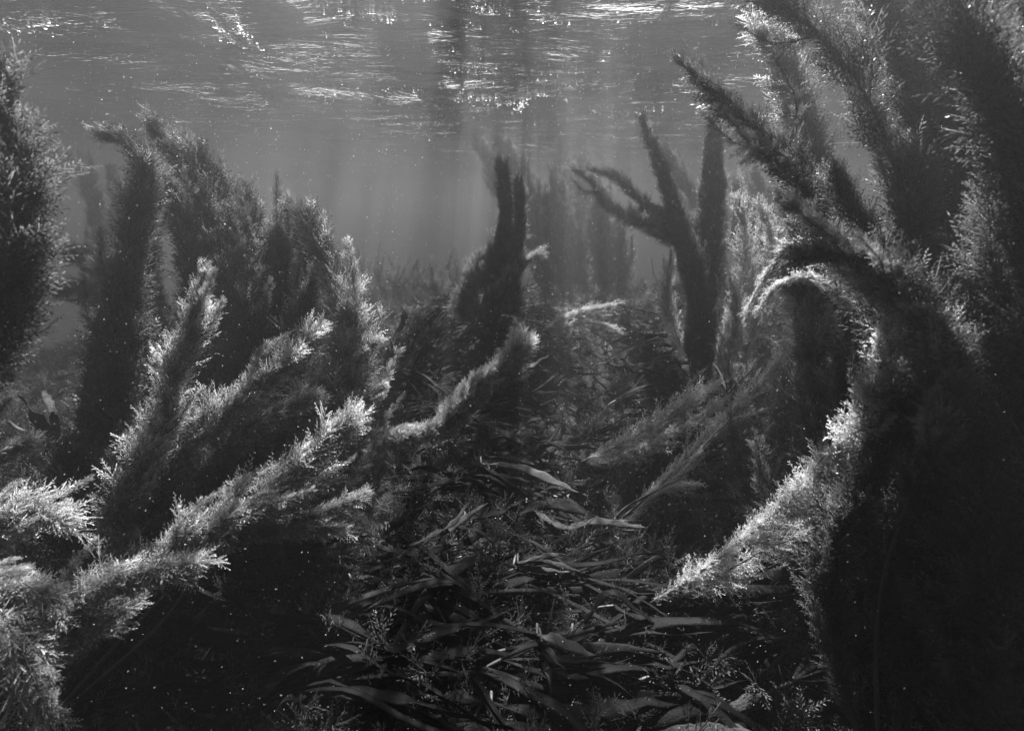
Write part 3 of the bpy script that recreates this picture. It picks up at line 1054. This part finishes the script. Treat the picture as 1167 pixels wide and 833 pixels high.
kelp_px('pale forked kelp with two raised finger tips on the centre floor', [
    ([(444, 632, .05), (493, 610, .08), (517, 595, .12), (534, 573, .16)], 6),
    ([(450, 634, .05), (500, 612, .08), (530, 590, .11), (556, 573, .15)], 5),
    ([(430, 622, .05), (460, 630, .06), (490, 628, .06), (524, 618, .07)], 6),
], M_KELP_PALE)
kelp_px('small pale kelp with two stubby tips left of the forked one', [
    ([(440, 605, .05), (458, 592, .08), (482, 563, .14)], 5),
    ([(445, 605, .05), (462, 590, .08), (486, 575, .12)], 4),
], M_KELP_PALE)
kelp_px('pale kelp with one bright flat tip pointing right', [
    ([(600, 575, .06), (640, 600, .06), (680, 594, .1), (738, 602, .13)], 6),
    ([(625, 596, .05), (655, 602, .08), (682, 588, .12)], 4),
], M_KELP_PALE)
kelp_px('long thin kelp arching from the forked one towards the right', [
    ([(530, 592, .06), (565, 585, .1), (600, 570, .12), (640, 580, .08), (665, 598, .05)], 6),
    ([(520, 600, .06), (545, 605, .08), (562, 618, .05)], 5),
])
kelp_px('broad dark kelp stretched along the front of the pale forked one', [
    ([(388, 646, .06), (440, 650, .08), (500, 655, .1), (540, 640, .12), (585, 645, .08)], 10),
    ([(400, 660, .05), (450, 662, .08), (520, 668, .09), (580, 664, .06)], 9),
    ([(385, 640, .05), (420, 634, .07), (470, 636, .08)], 8),
])
kelp_px('kelp with slender split ends in the middle of the floor', [
    ([(590, 642, .06), (622, 640, .1), (662, 652, .1)], 4),
    ([(590, 642, .06), (618, 634, .12), (645, 632, .14)], 4),
    ([(585, 645, .06), (620, 650, .07), (650, 652, .08)], 4),
], M_KELP_PALE)
kelp_px('kelp folded into a sharp peak beside the sunlit thread weed', [
    ([(652, 722, .05), (672, 700, .12), (697, 674, .2), (735, 702, .12), (775, 722, .08), (810, 740, .05)], 8),
    ([(700, 690, .1), (740, 712, .08), (780, 745, .06), (830, 775, .05)], 10),
])
kelp_px('glossy creased kelp lump catching light on the lower floor', [
    ([(612, 722, .1), (632, 728, .14), (655, 738, .12), (690, 750, .08)], 9),
    ([(618, 735, .08), (630, 750, .1), (645, 765, .07)], 7),
    ([(622, 760, .06), (650, 770, .1), (672, 772, .07)], 5),
    ([(612, 742, .06), (625, 766, .09), (628, 790, .05)], 5),
], M_KELP_PALE)
kelp_px('widest dark kelp strap near the bottom edge at centre', [
    ([(560, 800, .06), (610, 812, .08), (670, 812, .1), (740, 800, .1), (800, 808, .06)], 13),
    ([(540, 820, .05), (600, 832, .07), (660, 835, .07)], 12),
])
kelp_px('dark kelp strap slanting down to the bottom edge', [
    ([(455, 768, .06), (480, 782, .1), (505, 806, .1), (525, 838, .06)], 11),
    ([(470, 765, .05), (510, 790, .07), (560, 800, .06)], 9),
])
kelp_px('torn pale kelp with two long points at the bottom left', [
    ([(160, 838, .06), (200, 815, .09), (235, 800, .12), (262, 785, .14)], 12),
    ([(235, 806, .1), (262, 796, .12), (292, 790, .13), (312, 782, .14)], 5),
    ([(255, 818, .08), (285, 806, .1), (326, 779, .14)], 6),
])
kelp_px('small kelps tuft with torn ends in the gap at the left edge', [
    ([(60, 500, .1), (45, 480, .2), (22, 450, .3)], 6),
    ([(60, 505, .1), (35, 495, .2), (8, 480, .25)], 5),
    ([(65, 500, .1), (60, 470, .25), (48, 440, .3)], 5),
    ([(65, 505, .1), (85, 480, .2), (100, 455, .28)], 5),
], M_KELP_PALE)
kelp_px('kelp lying flat with pointed end below the knob tipped weed', [
    ([(548, 528, .06), (590, 532, .1), (630, 548, .1), (670, 566, .06)], 6),
    ([(555, 520, .06), (585, 522, .1), (612, 530, .08)], 5),
    ([(560, 540, .05), (600, 548, .08), (632, 562, .06)], 5),
], M_KELP_PALE)
kelp_px('pale kelp pair of fingers behind the knob tipped weed', [
    ([(560, 425, .06), (600, 418, .12), (630, 402, .16)], 5),
    ([(570, 430, .06), (610, 420, .1), (632, 428, .08)], 4),
], M_KELP_PALE)
kelp_px('pale kelp finger reaching right from the dark centre column', [
    ([(575, 335, .08), (600, 328, .14), (627, 314, .22)], 5),
], M_KELP_PALE)
kelp_px('kelp with upright torn fingers on the left of the mound', [
    ([(440, 405, .06), (452, 392, .14), (470, 382, .2)], 5),
    ([(445, 408, .06), (465, 400, .12), (478, 376, .22)], 5),
    ([(440, 400, .05), (460, 365, .2), (458, 350, .26)], 5),
])
kelp_px('kelp with curling arms right of the low feathery weed', [
    ([(690, 395, .06), (715, 380, .14), (740, 372, .16), (770, 378, .1)], 4),
    ([(690, 400, .06), (720, 398, .1), (760, 392, .1)], 4),
    ([(700, 405, .05), (735, 420, .08), (750, 405, .12)], 4),
])
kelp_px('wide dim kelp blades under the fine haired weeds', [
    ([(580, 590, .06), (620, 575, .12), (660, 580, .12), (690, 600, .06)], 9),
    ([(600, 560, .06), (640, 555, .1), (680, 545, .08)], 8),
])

# kelps too alike to tell apart, region by region
kr = random.Random(21)


def wild_kelp(x, y, head, label, group, n=None, L=0.5, w=0.016, mat=None):
    z = seabed(x, y)
    root = thing('kelp', label, 'kelp', (x, y, z + 0.008), group)
    hh = kr.uniform(0.03, 0.10)
    sp = [Vector((0, 0, 0)), Vector((math.cos(head) * 0.04, math.sin(head) * 0.04, hh * .7)), Vector((math.cos(head) * 0.10, math.sin(head) * 0.10, hh))]
    V, F = tube(catmull(sp, 7), 0.006, 0.005, 6)
    link('stipe', mesh_from('stipe', V, F, M_STEM), root)
    for k in range(n or kr.randint(4, 7)):
        a = head + kr.uniform(-0.5, 0.5)
        l = L * kr.uniform(0.6, 1.2)
        pts = [sp[2].copy()]
        cx, cy = sp[2].x, sp[2].y
        lift = kr.uniform(0.0, 0.10)
        for j in range(1, 5):
            f = j / 4
            a += kr.uniform(-.3, .3)
            cx += math.cos(a) * l / 4
            cy += math.sin(a) * l / 4
            gz = seabed(x + cx, y + cy) - z
            pts.append(Vector((cx, cy, gz + 0.02 + hh * (1 - f) * .6 + lift * math.sin(f * PI * kr.uniform(.6, 1.0)) + kr.uniform(0, .03))))
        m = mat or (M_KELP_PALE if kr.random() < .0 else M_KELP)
        blade_object('blade', pts, w * kr.uniform(.6, 1.3), kr, m, root, n=14, twist=kr.uniform(-1.5, 1.5))
    return root


regions = [
    # px range, py range, count, label
    ((400, 560), (440, 560), 14, 'dim strap kelp streaming over the floor below the knob tipped weed'),
    ((560, 760), (500, 640), 12, 'dim strap kelp between the fine haired weeds and the pale forked kelp'),
    ((380, 640), (660, 800), 16, 'shaded strap kelp on the dark floor in front of the forked kelp'),
    ((640, 900), (700, 833), 12, 'shaded strap kelp on the dark floor below the sunlit thread weed'),
    ((400, 560), (345, 440), 14, 'hazy kelp covering the left slope of the far mound'),
    ((560, 760), (360, 480), 16, 'hazy kelp on the mound behind the knob tipped weed'),
    ((160, 400), (680, 833), 10, 'nearly black kelp in the shade at the bottom left'),
    ((20, 150), (400, 560), 8, 'hazy kelp in the gap left of the dark column of weed'),
]
for (xa, xb), (ya, yb), cnt, lab in regions:
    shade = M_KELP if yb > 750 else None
    for _ in range(cnt):
        g = ground_hit(kr.uniform(xa, xb), kr.uniform(ya, yb))
        head = kr.choice((0.15, 0.3, PI - 0.2)) + kr.gauss(0, .22)
        wild_kelp(g.x, g.y, head, lab, lab.split(' kelp')[0] + ' kelps ' + lab.split(' kelp')[1].strip(), L=kr.uniform(.4, .8), w=kr.uniform(.007, .018), mat=shade)

# undergrowth nobody could count: small straps all over the floor
ucol = bpy.data.collections.new('undergrowth_shapes')
for i in range(6):
    rr = random.Random(50 + i)
    V, F = [], []
    for b in range(4):
        a = rr.uniform(-.7, .7)
        pts = [Vector((0, 0, 0))]
        for q in range(1, 6):
            a += rr.uniform(-.7, .7)
            pts.append(pts[-1] + Vector((math.cos(a) * .2, math.sin(a) * .2, 0)))
            pts[-1].z = rr.uniform(.08, .3) * (1 if q < 5 else .4)
        v, f, m, nn = ribbon(catmull(pts, 12), rr.uniform(.035, .08), rr, thick=.004, twist=rr.uniform(-1, 1))
        n0 = len(V)
        V += v
        F += [tuple(q + n0 for q in ff) for ff in f]
    me = mesh_from('undergrowth_strap', V, F, M_KELP)
    ucol.objects.link(bpy.data.objects.new('undergrowth_strap', me))
items = []
for _ in range(5200):
    y = kr.uniform(0.5, 9.0) if kr.random() < .8 else kr.uniform(-2, 14)
    x = kr.uniform(-1.2, 1.2) * (abs(y) * 1.0 + 0.9)
    h = kr.choice((0, PI)) + kr.gauss(0, .6)
    items.append((Vector((x, y, seabed(x, y) - 0.01)), (kr.gauss(0, .25), kr.gauss(0, .25), h), kr.uniform(.06, .2), kr.randrange(6)))
ug = scatter('kelp_undergrowth', None, 'undergrowth', ucol, items)
tu = []
for _ in range(24000):
    y = kr.uniform(0.5, 9.0) if kr.random() < .85 else kr.uniform(-2, 16)
    x = kr.uniform(-1.2, 1.2) * (abs(y) * 1.0 + 0.9)
    tu.append((Vector((x, y, seabed(x, y) - 0.01)), (kr.gauss(0, .9), kr.gauss(0, .9), kr.uniform(0, 6)), kr.uniform(.06, .2), kr.randrange(6)))
tf = scatter('turf_weed', None, 'turf', SETS['turf'][0], tu)
tf['label'] = 'short dark twiggy turf growing between the kelps on the seabed'
tf['category'] = 'turf'
ug['label'] = 'dark tangle of small kelp straps carpeting the seabed'
ug['category'] = 'undergrowth'

# ------------------------------------------------------------------ rocks
def rock(label, px, py, size, squash, seed, mat=M_ROCK, lift=0.0):
    import bmesh
    bm = bmesh.new()
    bmesh.ops.create_icosphere(bm, subdivisions=5, radius=1.0)
    for v in bm.verts:
        c = v.co.copy()
        k = 1 + 0.28 * fbm(c.x * 1.3 + seed, c.y * 1.3, c.z * 1.3, 3) + 0.06 * fbm(c.x * 7 + seed, c.y * 7, c.z * 7, 3)
        v.co = Vector((c.x * k * squash[0], c.y * k * squash[1], c.z * k * squash[2])) * size
    me = bpy.data.meshes.new('rock')
    bm.to_mesh(me)
    bm.free()
    me.materials.append(mat)
    me.polygons.foreach_set('use_smooth', [True] * len(me.polygons))
    o = link('rock', me)
    g = ground_hit(px, py)
    o.location = (g.x, g.y, seabed(g.x, g.y) + lift)
    o['label'] = label
    o['category'] = 'rock'
    return o


rock('long encrusted rock with a lit top on the bottom edge right of centre', 800, 872, 0.12, (1.3, .7, .55), 3.0, lift=.03)
rk = rock('small pale stone leaning on the rock at the bottom edge', 842, 842, 0.04, (1.2, .5, .35), 8.0, lift=.10)
rk.rotation_euler = (0.1, -0.35, 0.3)
rock('round knobbly rock half hidden at the bottom edge left of centre', 545, 874, 0.11, (1.3, .8, .6), 15.0, lift=.02)

# ------------------------------------------------------------------ surface foam, glint specks and drifting matter
def blob(V, F, c, r, flat=1.0, rr=rnd):
    i = len(V)
    V += [c + Vector((r * rr.uniform(.8, 1.3), 0, 0)), c + Vector((0, r, 0)), c - Vector((r * rr.uniform(.8, 1.3), 0, 0)), c - Vector((0, r, 0)),
          c + Vector((0, 0, r * flat)), c - Vector((0, 0, r * flat))]
    for a, b in ((0, 1), (1, 2), (2, 3), (3, 0)):
        F += [(i + a, i + b, i + 4), (i + b, i + a, i + 5)]


def cap(V, F, c, r, rr=rnd):
    """one bubble or glint speck: a shallow open dome under the surface skin"""
    i = len(V)
    ex = rr.uniform(.8, 2.6)
    V.append(c - Vector((0, 0, r * .45)))
    for k in range(7):
        a = 2 * PI * k / 7
        V.append(c + Vector((math.cos(a) * r * ex, math.sin(a) * r * 1.1, 0)))
    for k in range(7):
        F.append((i, i + 1 + (k + 1) % 7, i + 1 + k))


fr_ = random.Random(5)
V, F = [], []
cnt = 0
while cnt < 9500:
    px, py = fr_.uniform(-60, 1240), 165 - 285 * fr_.random() ** 0.8
    dens = 0.35 + 1.1 * fbm(px / 120, py / 26, 3, 3)
    dens *= 1.0 if px > 350 else 0.5
    if fr_.random() > dens ** 2:
        continue
    p = surface_hit(px, py)
    s = p.y * fr_.choice((.0003, .0003, .0004, .0005, .0008)) * fr_.uniform(.7, 1.2)
    p.z -= .001
    cap(V, F, p, s, fr_)
    cnt += 1
fo = link('glint_specks', mesh_from('glint_specks', V, F, M_FOAM_GLINT, True), kind='stuff')  # small white domes added in place of glints on the ripples
fo['label'] = 'tiny white specks standing in for glints on the underside of the water surface'
fo['category'] = 'foam'


def foam_patch(label, poly, n, seed, smin=.0004, smax=.0012):
    """bubbles packed inside a photo outline on the surface; poly: list of (px, py, half width px)"""
    r = random.Random(seed)
    V, F = [], []
    c = surface_hit(poly[len(poly) // 2][0], poly[len(poly) // 2][1])
    for _ in range(n):
        t = r.random() * (len(poly) - 1)
        k = int(t)
        f = t - k
        x = poly[k][0] * (1 - f) + poly[k + 1][0] * f
        y = poly[k][1] * (1 - f) + poly[k + 1][1] * f
        w = poly[k][2] * (1 - f) + poly[k + 1][2] * f
        q = surface_hit(x + r.gauss(0, w), y + r.gauss(0, w * .7))
        s = q.y * r.uniform(smin, smax)
        q.z -= .001
        cap(V, F, q - c, s, r)
    o = link('foam_patch', mesh_from('foam_patch', V, F, M_FOAM_GLINT, True))
    o.location = c
    o['label'] = label
    o['category'] = 'foam'
    o['group'] = 'foam patches on the water surface'
    return o


foam_patch('bright wedge shaped foam streak at the upper left of the surface', [(238, 10, 1.5), (252, 22, 3), (262, 36, 6), (278, 48, 4), (299, 61, 1)], 3000, 1, .0007, .0017)
foam_patch('scatter of foam at the top edge left of the surface centre', [(390, 20, 5), (415, 18, 7), (445, 25, 9)], 190, 2, .0005, .0014)
foam_patch('foam ring on the surface above the distant hazy weeds', [(588, 128, 2), (598, 116, 2), (618, 109, 2), (640, 110, 2), (646, 116, 1.5)], 240, 3, .0006, .0013)
foam_patch('thin foam line along a wave crest at the top centre', [(525, 6, 3), (560, 12, 5), (600, 18, 5), (640, 24, 6)], 220, 4, .0004, .0012)
foam_patch('foam strand lying along the near wave left of the hazy tips', [(430, 108, 4), (480, 104, 4), (530, 112, 4), (580, 118, 3)], 320, 6, .0005, .0011)
foam_patch('sparse bright foam at the far left of the surface', [(2, 24, 3), (20, 34, 5), (60, 30, 7)], 90, 7, .0006, .0016)

V, F = [], []
pr = random.Random(9)
for _ in range(24000):
    d = 0.7 + 3.6 * pr.random()
    p = at(pr.uniform(-30, 1200), pr.uniform(40, 860), d)
    if p.z > -0.05 or p.z < seabed(p.x, p.y):
        continue
    s = pr.choice((.0004, .0005, .0006, .0008, .0011)) * pr.uniform(.6, 1.2) * (0.4 + 0.4 * d)
    blob(V, F, p, s, pr.uniform(.6, 1.2), pr)
mo = link('drifting_particles', mesh_from('drifting_particles', V, F, M_SNOW, True), kind='stuff')
mo['label'] = 'pale specks of matter drifting in the water'
mo['category'] = 'particles'
print('sprig parts', N_PARTS[0], 'objects', len(bpy.data.objects))
